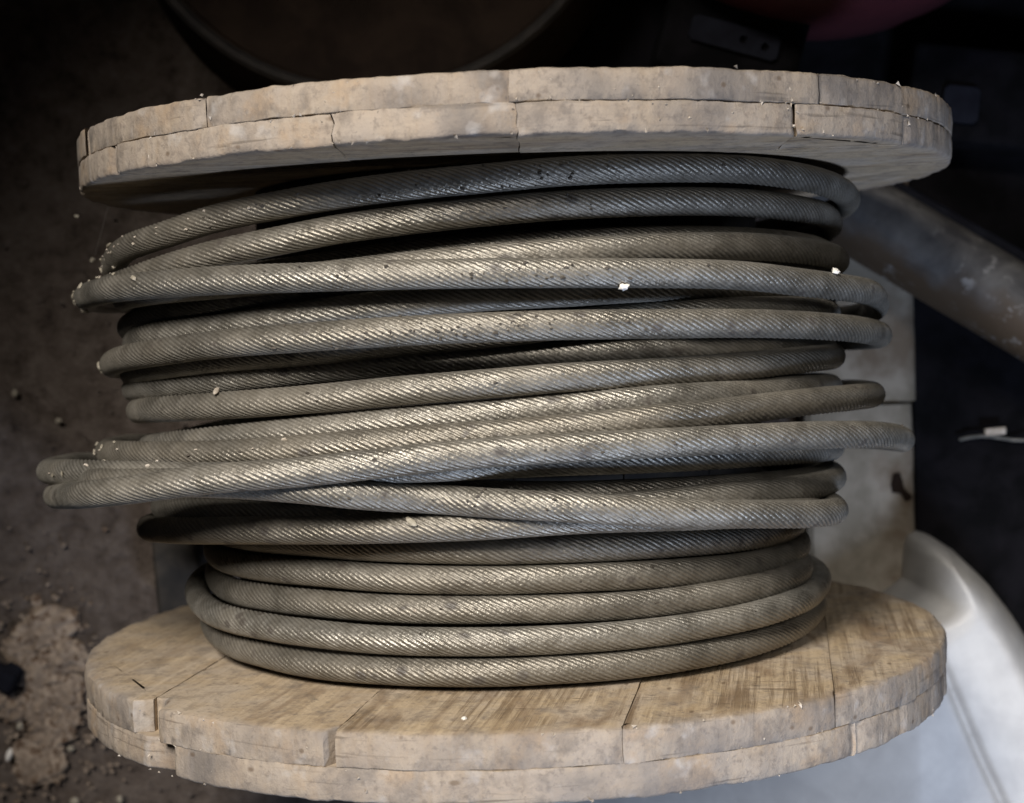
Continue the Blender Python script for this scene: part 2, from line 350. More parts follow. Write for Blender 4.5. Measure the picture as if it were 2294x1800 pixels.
# ---------------------------------------------------------------- wire rope: one continuous rope, each turn a part
TURNS = {"deg":[-94,-90,-86,-82,-78,-74,-70,-66,-62,-58,-54,-50,-46,-42,-38,-34,-30,-26,-22,-18,-14,-10,-6,-2,2,6,10,14,18,22,26,30,34,38,42,46,50,54,58,62,66,70,74,78,82,86,90,94],"t":{"P1":[[2295,2294,2291,2284,2273,2258,2239,2217,2191,2163,2134,2102,2071,2038,2007,1976,1947,1921,1897,1876,1859,1846,1837,1833,1831,1833,1836,1841,1847,1854,1863,1873,1883,1895,1906,1918,1930,1941,1952,1962,1971,1979,1986,1992,1996,1998,2000,2000],[863,873,885,898,918,942,967,987,1001,1014,1031,1053,1074,1092,1107,1120,1134,1147,1159,1169,1178,1185,1191,1198,1206,1214,1220,1224,1227,1229,1231,1232,1233,1232,1228,1222,1215,1207,1199,1190,1180,1170,1160,1151,1143,1138,1133,1130]],"P2":[[2370,2369,2365,2356,2343,2324,2301,2274,2243,2209,2172,2134,2095,2055,2017,1979,1944,1911,1882,1857,1836,1820,1809,1803,1801,1802,1803,1806,1809,1814,1819,1824,1830,1836,1843,1849,1856,1862,1868,1874,1879,1884,1887,1890,1893,1894,1895,1895],[752,755,759,764,769,775,782,791,806,826,848,871,893,913,930,948,966,984,997,1008,1018,1027,1036,1043,1050,1056,1061,1065,1068,1070,1072,1073,1073,1072,1070,1066,1062,1057,1053,1050,1046,1038,1027,1015,1005,998,991,986]],"P2c":[[2050,2049,2046,2039,2028,2012,1993,1971,1945,1917,1887,1855,1823,1791,1759,1728,1699,1672,1648,1627,1610,1596,1587,1583,1582,1585,1590,1598,1609,1622,1637,1653,1671,1690,1710,1730,1750,1769,1788,1805,1821,1835,1847,1856,1863,1867,1869,1870],[736,738,741,744,749,754,759,765,770,776,783,789,796,803,810,819,830,840,851,860,869,877,884,889,894,897,900,901,902,902,901,899,897,894,891,888,884,880,876,870,864,855,846,837,830,825,820,817]],"P2b":[[2000,2000,2006,2033,2093,2166,2223,2257,2269,2259,2221,2148,2060,1994,1951,1919,1899,1888,1880,1874,1869,1865,1862,1861,1860,1861,1861,1863,1864,1866,1868,1870,1873,1875,1878,1882,1888,1899,1912,1924,1932,1933,1928,1917,1907,1901,1900,1900],[695,697,700,703,706,709,712,716,722,728,735,741,746,751,755,759,764,771,778,786,793,799,806,812,818,823,828,833,838,842,845,847,849,849,847,844,839,834,827,820,812,803,795,789,784,779,775,771]],"P3":[[2446,2445,2442,2438,2431,2422,2409,2397,2387,2372,2338,2287,2235,2196,2163,2133,2105,2079,2056,2035,2019,2006,1997,1992,1991,1992,1995,2000,2006,2013,2021,2030,2039,2050,2060,2071,2082,2093,2103,2112,2121,2128,2134,2140,2143,2146,2147,2147],[728,729,731,733,736,739,743,747,751,755,758,760,762,762,761,759,756,754,752,750,748,745,741,738,734,730,726,722,718,713,709,703,695,683,669,656,645,635,626,619,610,595,572,548,530,515,501,491]],"I1":[[2230,2228,2224,2214,2199,2177,2150,2119,2083,2043,2001,1957,1912,1867,1826,1787,1746,1704,1667,1636,1611,1593,1580,1574,1572,1575,1580,1588,1599,1612,1627,1643,1661,1681,1706,1737,1766,1788,1805,1820,1834,1845,1853,1856,1857,1858,1859,1860],[539,544,550,557,567,579,591,605,620,635,650,662,672,681,688,695,700,705,709,714,719,724,729,734,738,742,745,748,750,752,753,753,753,753,752,750,747,744,739,735,729,724,719,714,711,709,707,705]],"J":[[2180,2179,2177,2176,2177,2177,2171,2157,2133,2098,2055,2013,1979,1948,1920,1892,1866,1842,1820,1802,1786,1775,1767,1762,1761,1762,1764,1767,1771,1776,1781,1788,1795,1803,1817,1837,1861,1879,1890,1894,1895,1892,1886,1879,1872,1870,1870,1870],[428,434,442,450,459,471,487,500,509,516,522,530,540,552,565,577,588,597,606,613,621,627,633,637,639,641,643,647,651,654,657,657,657,656,655,653,650,647,644,640,636,632,629,626,625,623,621,620]],"P4":[[2320,2319,2317,2313,2308,2300,2290,2275,2256,2232,2208,2184,2161,2138,2115,2094,2073,2054,2037,2023,2011,2001,1995,1992,1991,1993,1996,2001,2007,2014,2023,2032,2043,2054,2065,2077,2088,2100,2110,2121,2130,2138,2145,2150,2154,2156,2158,2158],[326,331,337,344,352,364,377,390,401,411,421,432,443,451,458,463,467,472,476,480,483,485,486,486,486,485,483,480,477,473,470,467,462,457,449,442,433,424,415,405,395,385,376,367,361,356,351,347]],"K":[[2210,2209,2206,2203,2199,2193,2182,2164,2140,2109,2074,2034,1993,1952,1912,1871,1830,1790,1753,1721,1696,1679,1669,1663,1662,1663,1667,1673,1683,1709,1758,1807,1835,1853,1871,1891,1909,1918,1915,1905,1894,1882,1872,1864,1860,1859,1860,1860],[275,279,284,290,297,307,318,329,341,352,363,373,380,386,391,397,404,413,422,430,437,444,450,458,467,477,486,495,504,512,519,523,525,526,526,525,523,520,517,513,510,506,503,500,499,497,495,494]],"L1":[[2220,2218,2214,2204,2189,2167,2140,2109,2073,2033,1991,1947,1901,1856,1811,1768,1727,1689,1655,1626,1601,1583,1570,1564,1562,1565,1570,1579,1590,1603,1619,1636,1654,1674,1694,1715,1736,1756,1775,1793,1809,1824,1836,1846,1853,1857,1859,1860],[190,193,197,203,210,219,227,235,242,249,257,266,276,286,296,304,311,317,322,325,328,329,330,330,329,329,330,331,332,333,334,335,336,336,335,333,331,327,323,319,313,307,301,294,289,285,282,280]],"P5":[[2180,2179,2178,2176,2174,2169,2157,2139,2115,2088,2063,2039,2016,1992,1969,1947,1926,1906,1889,1874,1861,1852,1845,1842,1840,1841,1841,1842,1843,1844,1846,1848,1849,1851,1854,1857,1863,1875,1888,1897,1901,1899,1893,1883,1875,1871,1870,1870],[69,72,76,80,85,91,99,106,113,119,126,132,139,145,152,159,167,176,185,194,201,207,213,219,225,231,234,236,237,238,239,241,243,246,249,253,256,258,260,260,261,260,260,259,259,259,259,259]],"P6":[[2135,2134,2132,2127,2119,2108,2095,2078,2060,2040,2019,1996,1973,1950,1927,1905,1885,1865,1848,1833,1821,1812,1805,1802,1801,1803,1814,1842,1872,1889,1893,1890,1877,1857,1841,1838,1841,1846,1850,1854,1858,1862,1864,1867,1868,1869,1870,1870],[-153,-148,-142,-135,-126,-114,-102,-89,-77,-66,-54,-42,-30,-18,-6,5,16,27,37,45,52,58,64,70,78,85,92,98,104,108,110,110,109,108,107,107,107,106,103,100,96,92,87,83,80,78,76,75]],"P7":[[2380,2379,2376,2368,2357,2342,2322,2299,2273,2244,2213,2181,2148,2115,2083,2051,2021,1994,1969,1948,1930,1917,1909,1904,1903,1907,1922,1946,1973,1992,2001,2001,1995,1992,1998,2011,2026,2040,2054,2067,2079,2089,2098,2105,2110,2113,2114,2115],[-157,-155,-152,-148,-143,-137,-130,-124,-118,-113,-109,-105,-101,-95,-88,-79,-71,-62,-54,-47,-40,-35,-30,-25,-19,-12,-4,5,15,23,28,32,36,40,44,47,49,49,47,45,42,38,34,30,28,26,24,23]],"P8":[[2720,2718,2712,2699,2679,2651,2616,2575,2528,2477,2422,2364,2305,2246,2190,2141,2103,2070,2040,2012,1984,1951,1910,1876,1863,1860,1860,1861,1861,1861,1862,1863,1863,1864,1864,1865,1866,1867,1867,1868,1868,1869,1869,1870,1870,1870,1870,1870],[-262,-258,-252,-246,-236,-225,-214,-205,-200,-197,-196,-196,-197,-197,-195,-190,-185,-179,-174,-170,-168,-168,-168,-168,-168,-168,-170,-173,-177,-180,-184,-187,-191,-195,-200,-206,-213,-220,-228,-236,-244,-253,-261,-267,-272,-276,-280,-282]],"P9":[[2670,2669,2665,2658,2649,2637,2623,2614,2617,2628,2631,2613,2573,2521,2465,2407,2345,2275,2205,2152,2113,2079,2050,2036,2032,2034,2040,2050,2062,2072,2081,2092,2107,2123,2140,2157,2174,2190,2206,2220,2234,2245,2255,2263,2269,2273,2274,2275],[-405,-399,-391,-383,-373,-360,-344,-328,-311,-294,-276,-257,-237,-214,-193,-177,-167,-159,-147,-134,-122,-111,-103,-97,-94,-93,-91,-90,-89,-90,-92,-94,-97,-100,-105,-112,-121,-131,-143,-158,-175,-194,-214,-232,-244,-254,-264,-271]],"P10":[[2050,2049,2046,2040,2030,2017,2001,1981,1959,1934,1908,1880,1852,1824,1796,1769,1743,1720,1699,1681,1666,1654,1646,1642,1641,1643,1647,1652,1659,1667,1677,1688,1700,1712,1725,1738,1751,1764,1776,1788,1798,1807,1815,1821,1825,1828,1830,1830],[-407,-403,-398,-391,-382,-370,-359,-347,-336,-327,-319,-311,-305,-300,-298,-299,-302,-308,-314,-320,-325,-330,-336,-342,-348,-353,-358,-361,-363,-366,-368,-372,-375,-379,-383,-388,-392,-397,-402,-406,-411,-415,-419,-424,-427,-429,-431,-433]],"P10b":[[2070,2069,2067,2065,2063,2060,2054,2043,2029,2010,1986,1952,1911,1868,1832,1803,1779,1758,1743,1736,1735,1736,1739,1744,1750,1759,1768,1777,1788,1799,1810,1823,1836,1849,1862,1875,1886,1892,1894,1893,1890,1886,1881,1875,1871,1869,1870,1870],[-482,-479,-476,-472,-468,-461,-453,-444,-436,-430,-427,-427,-430,-434,-438,-441,-444,-446,-448,-447,-446,-443,-441,-438,-434,-430,-426,-421,-416,-411,-408,-405,-404,-404,-406,-409,-412,-415,-418,-421,-424,-427,-430,-433,-434,-436,-437,-438]],"P11":[[2000,2001,2014,2069,2178,2301,2398,2465,2509,2528,2523,2491,2441,2384,2329,2278,2231,2182,2118,2029,1949,1923,1940,1967,1990,2010,2027,2041,2053,2063,2072,2080,2087,2093,2097,2096,2082,2050,2002,1951,1908,1871,1842,1822,1809,1802,1800,1800],[-253,-252,-250,-248,-246,-244,-243,-241,-237,-232,-226,-220,-216,-215,-218,-225,-237,-253,-276,-299,-317,-329,-339,-349,-359,-370,-384,-399,-415,-430,-443,-456,-470,-485,-500,-513,-525,-537,-547,-554,-561,-567,-573,-579,-585,-591,-597,-601]],"P12":[[2160,2159,2157,2153,2146,2138,2130,2122,2113,2101,2085,2060,2030,2000,1975,1954,1936,1919,1903,1890,1880,1876,1877,1882,1889,1896,1905,1913,1921,1929,1936,1943,1949,1955,1960,1962,1955,1930,1882,1832,1807,1799,1796,1793,1792,1791,1790,1790],[-622,-617,-610,-602,-591,-578,-563,-550,-538,-527,-517,-508,-500,-494,-489,-484,-480,-477,-474,-471,-468,-465,-462,-457,-452,-448,-447,-449,-454,-460,-467,-474,-483,-493,-503,-514,-526,-539,-553,-567,-580,-594,-607,-619,-627,-633,-640,-644]],"Q1":[[1740,1740,1739,1739,1737,1735,1733,1730,1727,1723,1719,1715,1711,1707,1703,1699,1695,1692,1689,1686,1684,1682,1681,1680,1680,1679,1679,1677,1676,1674,1672,1670,1667,1665,1662,1659,1657,1654,1651,1649,1647,1645,1643,1642,1641,1640,1640,1640],[-663,-660,-656,-652,-646,-638,-630,-621,-614,-607,-602,-598,-594,-592,-590,-590,-592,-594,-596,-599,-602,-605,-608,-611,-613,-615,-618,-621,-625,-629,-634,-639,-645,-651,-658,-664,-670,-676,-682,-688,-694,-700,-706,-712,-716,-719,-722,-724]],"Q2":[[1770,1770,1770,1772,1776,1779,1776,1768,1756,1746,1739,1733,1727,1720,1714,1708,1703,1698,1693,1689,1686,1683,1681,1680,1680,1680,1679,1678,1677,1676,1674,1672,1671,1669,1667,1664,1663,1662,1666,1674,1680,1679,1672,1663,1655,1651,1650,1650],[-721,-723,-726,-729,-732,-737,-743,-748,-750,-749,-747,-744,-741,-738,-737,-738,-741,-745,-748,-751,-753,-755,-757,-759,-760,-762,-765,-768,-773,-778,-783,-789,-795,-802,-808,-813,-817,-820,-821,-821,-818,-814,-811,-808,-807,-805,-804,-802]],"Q3":[[1780,1780,1779,1778,1775,1772,1768,1763,1758,1752,1745,1739,1732,1725,1718,1711,1705,1700,1694,1690,1686,1683,1682,1680,1680,1680,1679,1678,1677,1678,1686,1705,1726,1742,1751,1756,1757,1752,1743,1731,1716,1698,1680,1665,1655,1651,1650,1650],[-872,-875,-878,-882,-887,-895,-903,-908,-909,-907,-903,-900,-898,-897,-896,-897,-898,-900,-901,-902,-902,-903,-904,-905,-907,-910,-914,-918,-921,-923,-923,-922,-919,-917,-915,-915,-915,-916,-918,-920,-922,-924,-925,-926,-927,-928,-929,-930]],"Q4":[[1900,1900,1898,1896,1891,1886,1878,1870,1860,1849,1838,1825,1813,1801,1788,1777,1765,1755,1746,1738,1731,1726,1723,1721,1720,1721,1722,1724,1726,1729,1734,1746,1765,1787,1807,1821,1826,1821,1807,1792,1782,1776,1776,1777,1779,1779,1780,1780],[-962,-966,-971,-978,-987,-999,-1011,-1021,-1027,-1029,-1030,-1030,-1031,-1034,-1036,-1039,-1043,-1047,-1050,-1052,-1053,-1054,-1055,-1056,-1057,-1058,-1059,-1060,-1061,-1061,-1061,-1058,-1053,-1047,-1041,-1035,-1031,-1031,-1036,-1041,-1044,-1044,-1042,-1039,-1037,-1036,-1035,-1034]],"Q5":[[1820,1820,1819,1817,1815,1811,1807,1801,1795,1789,1782,1774,1767,1759,1752,1745,1738,1731,1726,1721,1717,1714,1712,1711,1710,1711,1711,1713,1714,1716,1718,1720,1723,1725,1728,1731,1733,1736,1739,1741,1743,1745,1747,1748,1749,1750,1750,1750],[-1124,-1128,-1134,-1140,-1149,-1161,-1173,-1184,-1190,-1193,-1193,-1194,-1198,-1203,-1206,-1208,-1208,-1208,-1208,-1209,-1209,-1210,-1210,-1210,-1209,-1208,-1210,-1211,-1212,-1211,-1210,-1209,-1209,-1209,-1208,-1206,-1204,-1202,-1200,-1197,-1194,-1191,-1188,-1185,-1183,-1181,-1180,-1179]]}}
DEG = np.array(TURNS['deg'], float); ROPE_D = .0143; NL = 18
NAMES = list(TURNS['t'])
def turn_curve(i):
    """full turn as arrays over theta in [-180, 180]: the front is measured, the back eases into the neighbours"""
    r, y = [np.array(a, float) / 1e4 for a in TURNS['t'][NAMES[i]]]
    nxt = TURNS['t'][NAMES[(i + 1) % len(NAMES)]] if i + 1 < len(NAMES) else None
    prv = TURNS['t'][NAMES[i - 1]] if i > 0 else None
    ye = .5 * (y[-1] + nxt[1][0] / 1e4) if nxt else y[-1]
    yb = .5 * (y[0] + prv[1][-1] / 1e4) if prv else y[0]
    rb = .188; dip = .13 * (.047 - y[0]) if NAMES[i] in ('P7', 'P8', 'P9') else None
    T = np.concatenate([[-180, -150], DEG, [150, 180]])
    Rr = np.concatenate([[rb, .5 * (rb + r[0])], r, [.5 * (rb + r[-1]), rb]])
    Yy = np.concatenate([[yb, yb + .25 * (y[0] - yb)], y, [ye + .25 * (y[-1] - ye), ye]])
    if dip:      # the big loops sag behind themselves where they turn under
        T = np.insert(T, 2, -124.); Rr = np.insert(Rr, 2, r[0] * .97); Yy = np.insert(Yy, 2, y[0] - dip)
    def cub(q, V):
        h = np.diff(T); dl = np.diff(V) / h; m = np.zeros_like(V); m[1:-1] = (h[1:] * dl[:-1] + h[:-1] * dl[1:]) / (h[1:] + h[:-1])
        k = np.clip(np.searchsorted(T, q) - 1, 0, len(h) - 1); t = (q - T[k]) / h[k]
        return (1 + 2 * t) * (1 - t) ** 2 * V[k] + t * (1 - t) ** 2 * h[k] * m[k] + t * t * (3 - 2 * t) * V[k + 1] + t * t * (t - 1) * h[k] * m[k + 1]
    return (lambda q: cub(q, Rr)), (lambda q: cub(q, Yy))
CURVES = [turn_curve(i) for i in range(len(NAMES))]
def rope_frame(i, deg):
    fr, fy = CURVES[i]; q = np.atleast_1d(np.asarray(deg, float))
    def P(q):
        a = np.radians(q); r = fr(q); return np.stack([r * np.sin(a), fy(q), R + r * np.cos(a)], -1)
    p = P(q); t = P(np.minimum(q + .5, 180)) - P(np.maximum(q - .5, -180)); t /= np.linalg.norm(t, axis=1, keepdims=True)
    a = np.radians(q); n = np.stack([np.sin(a), 0 * a, np.cos(a)], -1); n -= (n * t).sum(1, keepdims=True) * t; n /= np.linalg.norm(n, axis=1, keepdims=True)
    return p, t, n, np.cross(t, n)
rope = empty("wire_rope", (0, 0, 0), "grey multi-strand steel wire rope wound in loose uneven turns around the spool drum", "wire rope")
def strand_profile():
    Rr = ROPE_D / 2; rs = .148 * Rr; Rc = Rr - rs; out = []
    for l in range(NL):
        for q in (-.5, -.25, 0., .25):
            ph = q * 2 * math.pi / NL
            rad = Rc * math.cos(ph) + math.sqrt(max(0, rs * rs - (Rc * math.sin(ph)) ** 2)) if abs(q) < .5 else 0
            out.append((2 * math.pi * l / NL + ph, max(rad, Rr * .915), {0.: 1., .25: .62}.get(abs(q), 0.)))
    return np.array(out)
PROF = strand_profile(); PITCH = math.pi * ROPE_D / math.tan(math.radians(31))
phase = 0.
for i, nm in enumerate(NAMES):
    q = np.concatenate([np.arange(-180, -126, 1.8), np.arange(-126, 126, .72), np.arange(126, 180.01, 1.8)]); q[-1] = 180
    p, t, n, b = rope_frame(i, q)
    s = np.concatenate([[0], np.cumsum(np.linalg.norm(np.diff(p, axis=0), axis=1))]); tw = phase + 2 * math.pi * s / PITCH; phase = tw[-1]
    M = len(PROF); ang = PROF[None, :, 0] + tw[:, None]; rad = PROF[None, :, 1]
    V = p[:, None, :] + rad[..., None] * (np.cos(ang)[..., None] * n[:, None, :] + np.sin(ang)[..., None] * b[:, None, :])
    K = len(q); I = np.arange(K - 1)[:, None] * M; J = np.arange(M)[None, :]; J2 = (J + 1) % M
    F = np.stack([I + J, I + J2, I + M + J2, I + M + J], -1).reshape(-1, 4)
    me = bpy.data.meshes.new("rope_turn"); me.vertices.add(K * M); me.vertices.foreach_set("co", V.reshape(-1).astype(np.float32))
    me.loops.add(F.size); me.loops.foreach_set("vertex_index", F.reshape(-1).astype(np.int32))
    me.polygons.add(len(F)); me.polygons.foreach_set("loop_start", np.arange(0, F.size, 4, dtype=np.int32))
    me.update(calc_edges=True); me.validate()
    at = me.attributes.new("crest", 'FLOAT', 'POINT'); at.data.foreach_set("value", np.tile(PROF[:, 2], K).astype(np.float32))
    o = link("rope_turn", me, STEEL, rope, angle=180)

def rope_surface(nm, deg, phi):       # point on a turn's skin; phi 0 = outward, positive = toward the near flange
    p, t, n, b = rope_frame(NAMES.index(nm), deg); d = math.cos(phi) * n[0] + math.sin(phi) * b[0]
    return Vector(p[0] + d * ROPE_D / 2), Vector(d)

# ---------------------------------------------------------------- pale pellets and crumbs lying on the rope
def blob_mesh(name, sx, sy, sz, seed, sub=2, amp=.18):
    bm = bmesh.new(); bmesh.ops.create_icosphere(bm, subdivisions=sub, radius=1)
    for v in bm.verts:
        k = 1 + amp * fbm(v.co.x * 1.5 + seed, v.co.y * 1.5, v.co.z * 1.5, 3); v.co = Vector((v.co.x * sx * k, v.co.y * sy * k, v.co.z * sz * k))
    return from_bm(bm, name)
PM = [blob_mesh("pellet", .0011, .0018, .0008, s * 3.1, sub=1, amp=.8) for s in range(4)]
for m in PM: m.materials.append(PELLET)
def put(name, me, loc, nrm, spin, scale, label, cat, group=None):
    o = bpy.data.objects.new(name, me); COL.objects.link(o); o.location = loc
    o.rotation_euler = (Vector(nrm).to_track_quat('Z', 'Y') @ Euler((0, 0, spin)).to_quaternion()).to_euler(); o.scale = (scale,) * 3
    return tag(o, label, cat, group)
rnd = random.Random(3)
def cluster(nm, a0, a1, p0, p1, n, label, group):
    for k in range(n):
        p, d = rope_surface(nm, rnd.uniform(a0, a1), rnd.uniform(p0, p1))
        put("pellet", PM[k % 4], p + d * .0006, d, rnd.uniform(0, 6.3), rnd.uniform(.75, 1.15), label, "pellet", group)
cluster('P1', -82, -66, -.9, 1.4, 6, "pale pellet stuck to the topmost rope bend at the left", "pellets on the topmost rope bend")
cluster('P3', -88, -74, -.6, 1.6, 13, "pale pellet in the clump on the second rope bend from the top, at the left", "pellets on the second rope bend")
cluster('P3', -70, -50, -1.3, -.5, 5, "pale pellet along the upper side of the rope right of the clump", "pellets along the second rope")
cluster('P4', -88, -78, -.9, 1.0, 8, "pale pellet on the left bend of the rope below the clump", "pellets on the third rope bend")
cluster('P7', -84, -62, -1.1, .6, 5, "pale pellet dusted on the short left bend above the two longest loops", "pellets above the long loops")
cluster('P8', -72, -50, -.4, .8, 4, "pale pellet on the upper of the two longest left loops", "pellets on the long loop")

# dark dried dirt and a few pale flecks caught on the turns (nobody could count them)
def rope_dirt(name, mat, spots, r, label):
    bm = bmesh.new()
    for nm, a, da, n in spots:
        for k in range(n):
            dg = r.gauss(a, da)
            if abs(dg) > 85: continue
            p, d = rope_surface(nm, dg, r.gauss(-.1, .55)); s = r.uniform(.0003, .00085)
            g = bmesh.ops.create_icosphere(bm, subdivisions=1, radius=s, matrix=Matrix.Translation(p + d * s * .1) @ Matrix.Diagonal((r.uniform(.8, 2), r.uniform(.6, 1.2), r.uniform(.5, 1), 1)))
            for v in g['verts']: v.co += Vector((r.uniform(-1, 1), r.uniform(-1, 1), r.uniform(-1, 1))) * s * .35
    tag(link(name, from_bm(bm, name), mat, smooth=False), label, "dirt", kind='stuff')
DARKDIRT = simple("dried_grease", (.045, .038, .03), (.085, .073, .06), 200, .9)
rope_dirt("dried_grease_specks", DARKDIRT, [('P4', -6, 14, 50), ('P3', -2, 14, 40), ('P1', 8, 16, 40), ('P1', -45, 12, 8), ('P11', -5, 14, 22), ('P2', 14, 12, 10), ('P9', 10, 25, 14), ('Q3', 0, 30, 5), ('Q4', 5, 30, 5), ('Q2', 5, 25, 4), ('P7', -20, 25, 6), ('P5', 0, 30, 5)], random.Random(8), "dark specks of dried grease stuck to the rope turns")
rope_dirt("pale_dust_flecks", SPLINT, [('P1', -50, 5, 6), ('P7', -55, 12, 8), ('P8', -60, 10, 6), ('Q3', -15, 8, 3), ('P1', -66, 6, 10), ('P2', -66, 6, 8)], random.Random(9), "pale dust flecks lying on the rope turns")
# white crumbs that can be told apart
p, d = rope_surface('P3', 15.5, .95); put("crumb", blob_mesh("crumb", .0022, .0020, .0016, 5, amp=.5), p + d * .0012, d, 0, 1, "white round crumb under the rope right of the middle", "crumb").data.materials.append(WHITEP)
p, d = rope_surface('P3', 52, -1.0); put("crumb", blob_mesh("crumb", .0022, .0032, .0018, 9, sub=1, amp=.7), p + d * .0016, d, .2, 1, "white pointed crumb lying on top of the rope near its right bend", "crumb").data.materials.append(WHITEP)
p, d = rope_surface('P5', -47, -1.2); put("wood_sliver", blob_mesh("wood_sliver", .0055, .0017, .0012, 2), p + d * .001, d, 1.57, 1, "small pale wood sliver on the rope in the left dark gap", "wood sliver").data.materials.append(SPLINT)
p, d = rope_surface('P12', -15, -.5); put("plastic_flake", blob_mesh("plastic_flake", .0016, .0038, .0008, 12), p + d * .001, d, .5, 1, "translucent curled flake on the rope below the crossing", "flake").data.materials.append(PELLET)
put("crumb", blob_mesh("crumb", .0013, .0019, .001, 4), (-.027, -.1305, R + .222), (0, 1, 0), 0, 1, "tiny pale crumb on the near flange's sawn face", "crumb").data.materials.append(WHITEP)

# fine litter and lifted fibres on the two rims (nobody could count it)
def fibre_litter():
    bm = bmesh.new(); r = random.Random(5)
    def bit(c, nrm, ln, wd):
        nrm = Vector(nrm).normalized(); t = Vector((r.uniform(-1, 1), r.uniform(-1, 1), r.uniform(-1, 1))); t = (t - t.dot(nrm) * nrm * r.uniform(.3, .95)).normalized(); s = t.cross(nrm).normalized()
        c = Vector(c); a = [bm.verts.new(c - s * wd), bm.verts.new(c + s * wd), bm.verts.new(c + t * ln + nrm * ln * .25), bm.verts.new(c + nrm * wd * 1.5)]
        for f in ((0, 1, 2), (0, 2, 3), (1, 3, 2), (0, 3, 1)): bm.faces.new([a[q] for q in f])
    for k in range(200):
        a = math.radians(r.gauss(0, 38)); top = r.random() < .55
        if top: y = r.uniform(.132, .159) if r.random() < .6 else r.choice((.1455, .1465, .159, .132)); cx = .0063
        else: y = -r.uniform(.132, .163) if r.random() < .6 else -r.choice((.132, .147, .163)); cx = -.003
        if r.random() < .5: a = math.radians(r.choice((-18, 3, 33, -36, -20, 12, 28, -45)) + r.gauss(0, 2.2))
        bit((cx + (R - .0006) * math.sin(a), y, R + (R - .0006) * math.cos(a)), (math.sin(a), 0, math.cos(a)), r.uniform(.0006, .0021), r.uniform(.0003, .0009))
    for k in range(9):
        a = math.radians(r.uniform(-60, 60)); y = r.choice((.1605, .1605, .1315, .1465, -.1635, -.1315)); cx = .0063 if y > 0 else -.003
        bit((cx + (R - .001) * math.sin(a), y, R + (R - .001) * math.cos(a)), (math.sin(a), .8 if y > .15 else 0, math.cos(a)), r.uniform(.0015, .003), r.uniform(.0006, .0012))
    o = link("wood_fibres", from_bm(bm, "wood_fibres"), SPLINT, smooth=False); o.parent = spool; o['kind'] = 'stuff'
fibre_litter()

# ---------------------------------------------------------------- things around the spool
def lathe(prof, seg=64, cap=True):
    bm = bmesh.new(); rings = []
    for r, z in prof:
        rings.append([bm.verts.new((r * math.cos(2 * math.pi * k / seg), r * math.sin(2 * math.pi * k / seg), z)) for k in range(seg)])
    for a, b in zip(rings, rings[1:]):
        for k in range(seg): bm.faces.new((a[k], a[(k + 1) % seg], b[(k + 1) % seg], b[k]))
    if cap: bm.faces.new(list(reversed(rings[0]))); bm.faces.new(rings[-1])
    return bm
def axis_matrix(a, b):
    a, b = Vector(a), Vector(b); z = (b - a).normalized(); return Matrix.Translation(a) @ z.to_track_quat('Z', 'Y').to_matrix().to_4x4(), (b - a).length

# rusty bucket beyond the far flange
t = empty("rusty_bucket", (-.084, .385, 0), "dark rusty steel bucket standing upside down behind the far flange", "bucket")
link("body", from_bm(lathe([(.190, .0), (.183, .06), (.1735, .112), (.168, .112), (.166, .108), (.05, .106), (.002, .106)]), "body"), DARKRUST, t)
link("rim", from_bm(lathe([(.1725, .108), (.1765, .111), (.1775, .115), (.1750, .119), (.1715, .119), (.169, .115), (.1695, .110)], cap=False), "rim"), RIMRUST, t)
# red cylinder
t = empty("gas_cylinder", (.239, .447, 0), "dull red rounded gas cylinder standing at the top right behind the spool", "gas cylinder")
link("body", from_bm(lathe([(.185, 0), (.193, .012), (.194, .12), (.190, .15), (.176, .178), (.15, .2), (.11, .217), (.06, .226), (.03, .228)]), "body"), REDP, t)
link("valve_collar", from_bm(lathe([(.036, .222), (.036, .250), (.032, .252), (.012, .252)]), "valve_collar"), BLACK, t)
# bracket with two holes
def plate_with_holes(L, W, T, holes):
    bm = bmesh.new(); eds = []
    def loop(pts):
        v = [bm.verts.new((x, y, 0)) for x, y in pts]
        for i in range(len(v)): eds.append(bm.edges.new((v[i - 1], v[i])))
    loop([(-L / 2 + .003, -W / 2), (L / 2 - .003, -W / 2), (L / 2, -W / 2 + .003), (L / 2, W / 2 - .003), (L / 2 - .003, W / 2), (-L / 2 + .003, W / 2), (-L / 2, W / 2 - .003), (-L / 2, -W / 2 + .003)])
    for hx, hy, hr in holes: loop([(hx + hr * math.cos(a * math.pi / 8), hy + hr * math.sin(a * math.pi / 8)) for a in range(16)])
    bmesh.ops.triangle_fill(bm, edges=eds, use_beauty=True)
    g = bmesh.ops.extrude_face_region(bm, geom=bm.faces[:]); bmesh.ops.translate(bm, verts=[v for v in g['geom'] if isinstance(v, bmesh.types.BMVert)], vec=(0, 0, T))
    bmesh.ops.recalc_face_normals(bm, faces=bm.faces); return bm
m = Matrix.Translation((.165, .246, .078)) @ Matrix.Rotation(math.radians(-17), 4, 'Z')
tag(link("steel_bracket", from_bm(plate_with_holes(.064, .018, .004, ((.006, 0, .0028), (.022, -.001, .0028))), "steel_bracket"), BLUEGREY, None, m, smooth=False), "dull bluish flat steel bracket with two holes behind the far flange", "bracket")
m = Matrix.Translation((.331, .198, .05)) @ Matrix.Rotation(math.radians(-8), 4, 'Z')
tag(link("zinc_plate", from_bm(plate_with_holes(.026, .026, .003, ()), "zinc_plate"), BLUEGREY, None, m, smooth=False), "small dim bluish square plate beyond the right end of the far flange", "plate")
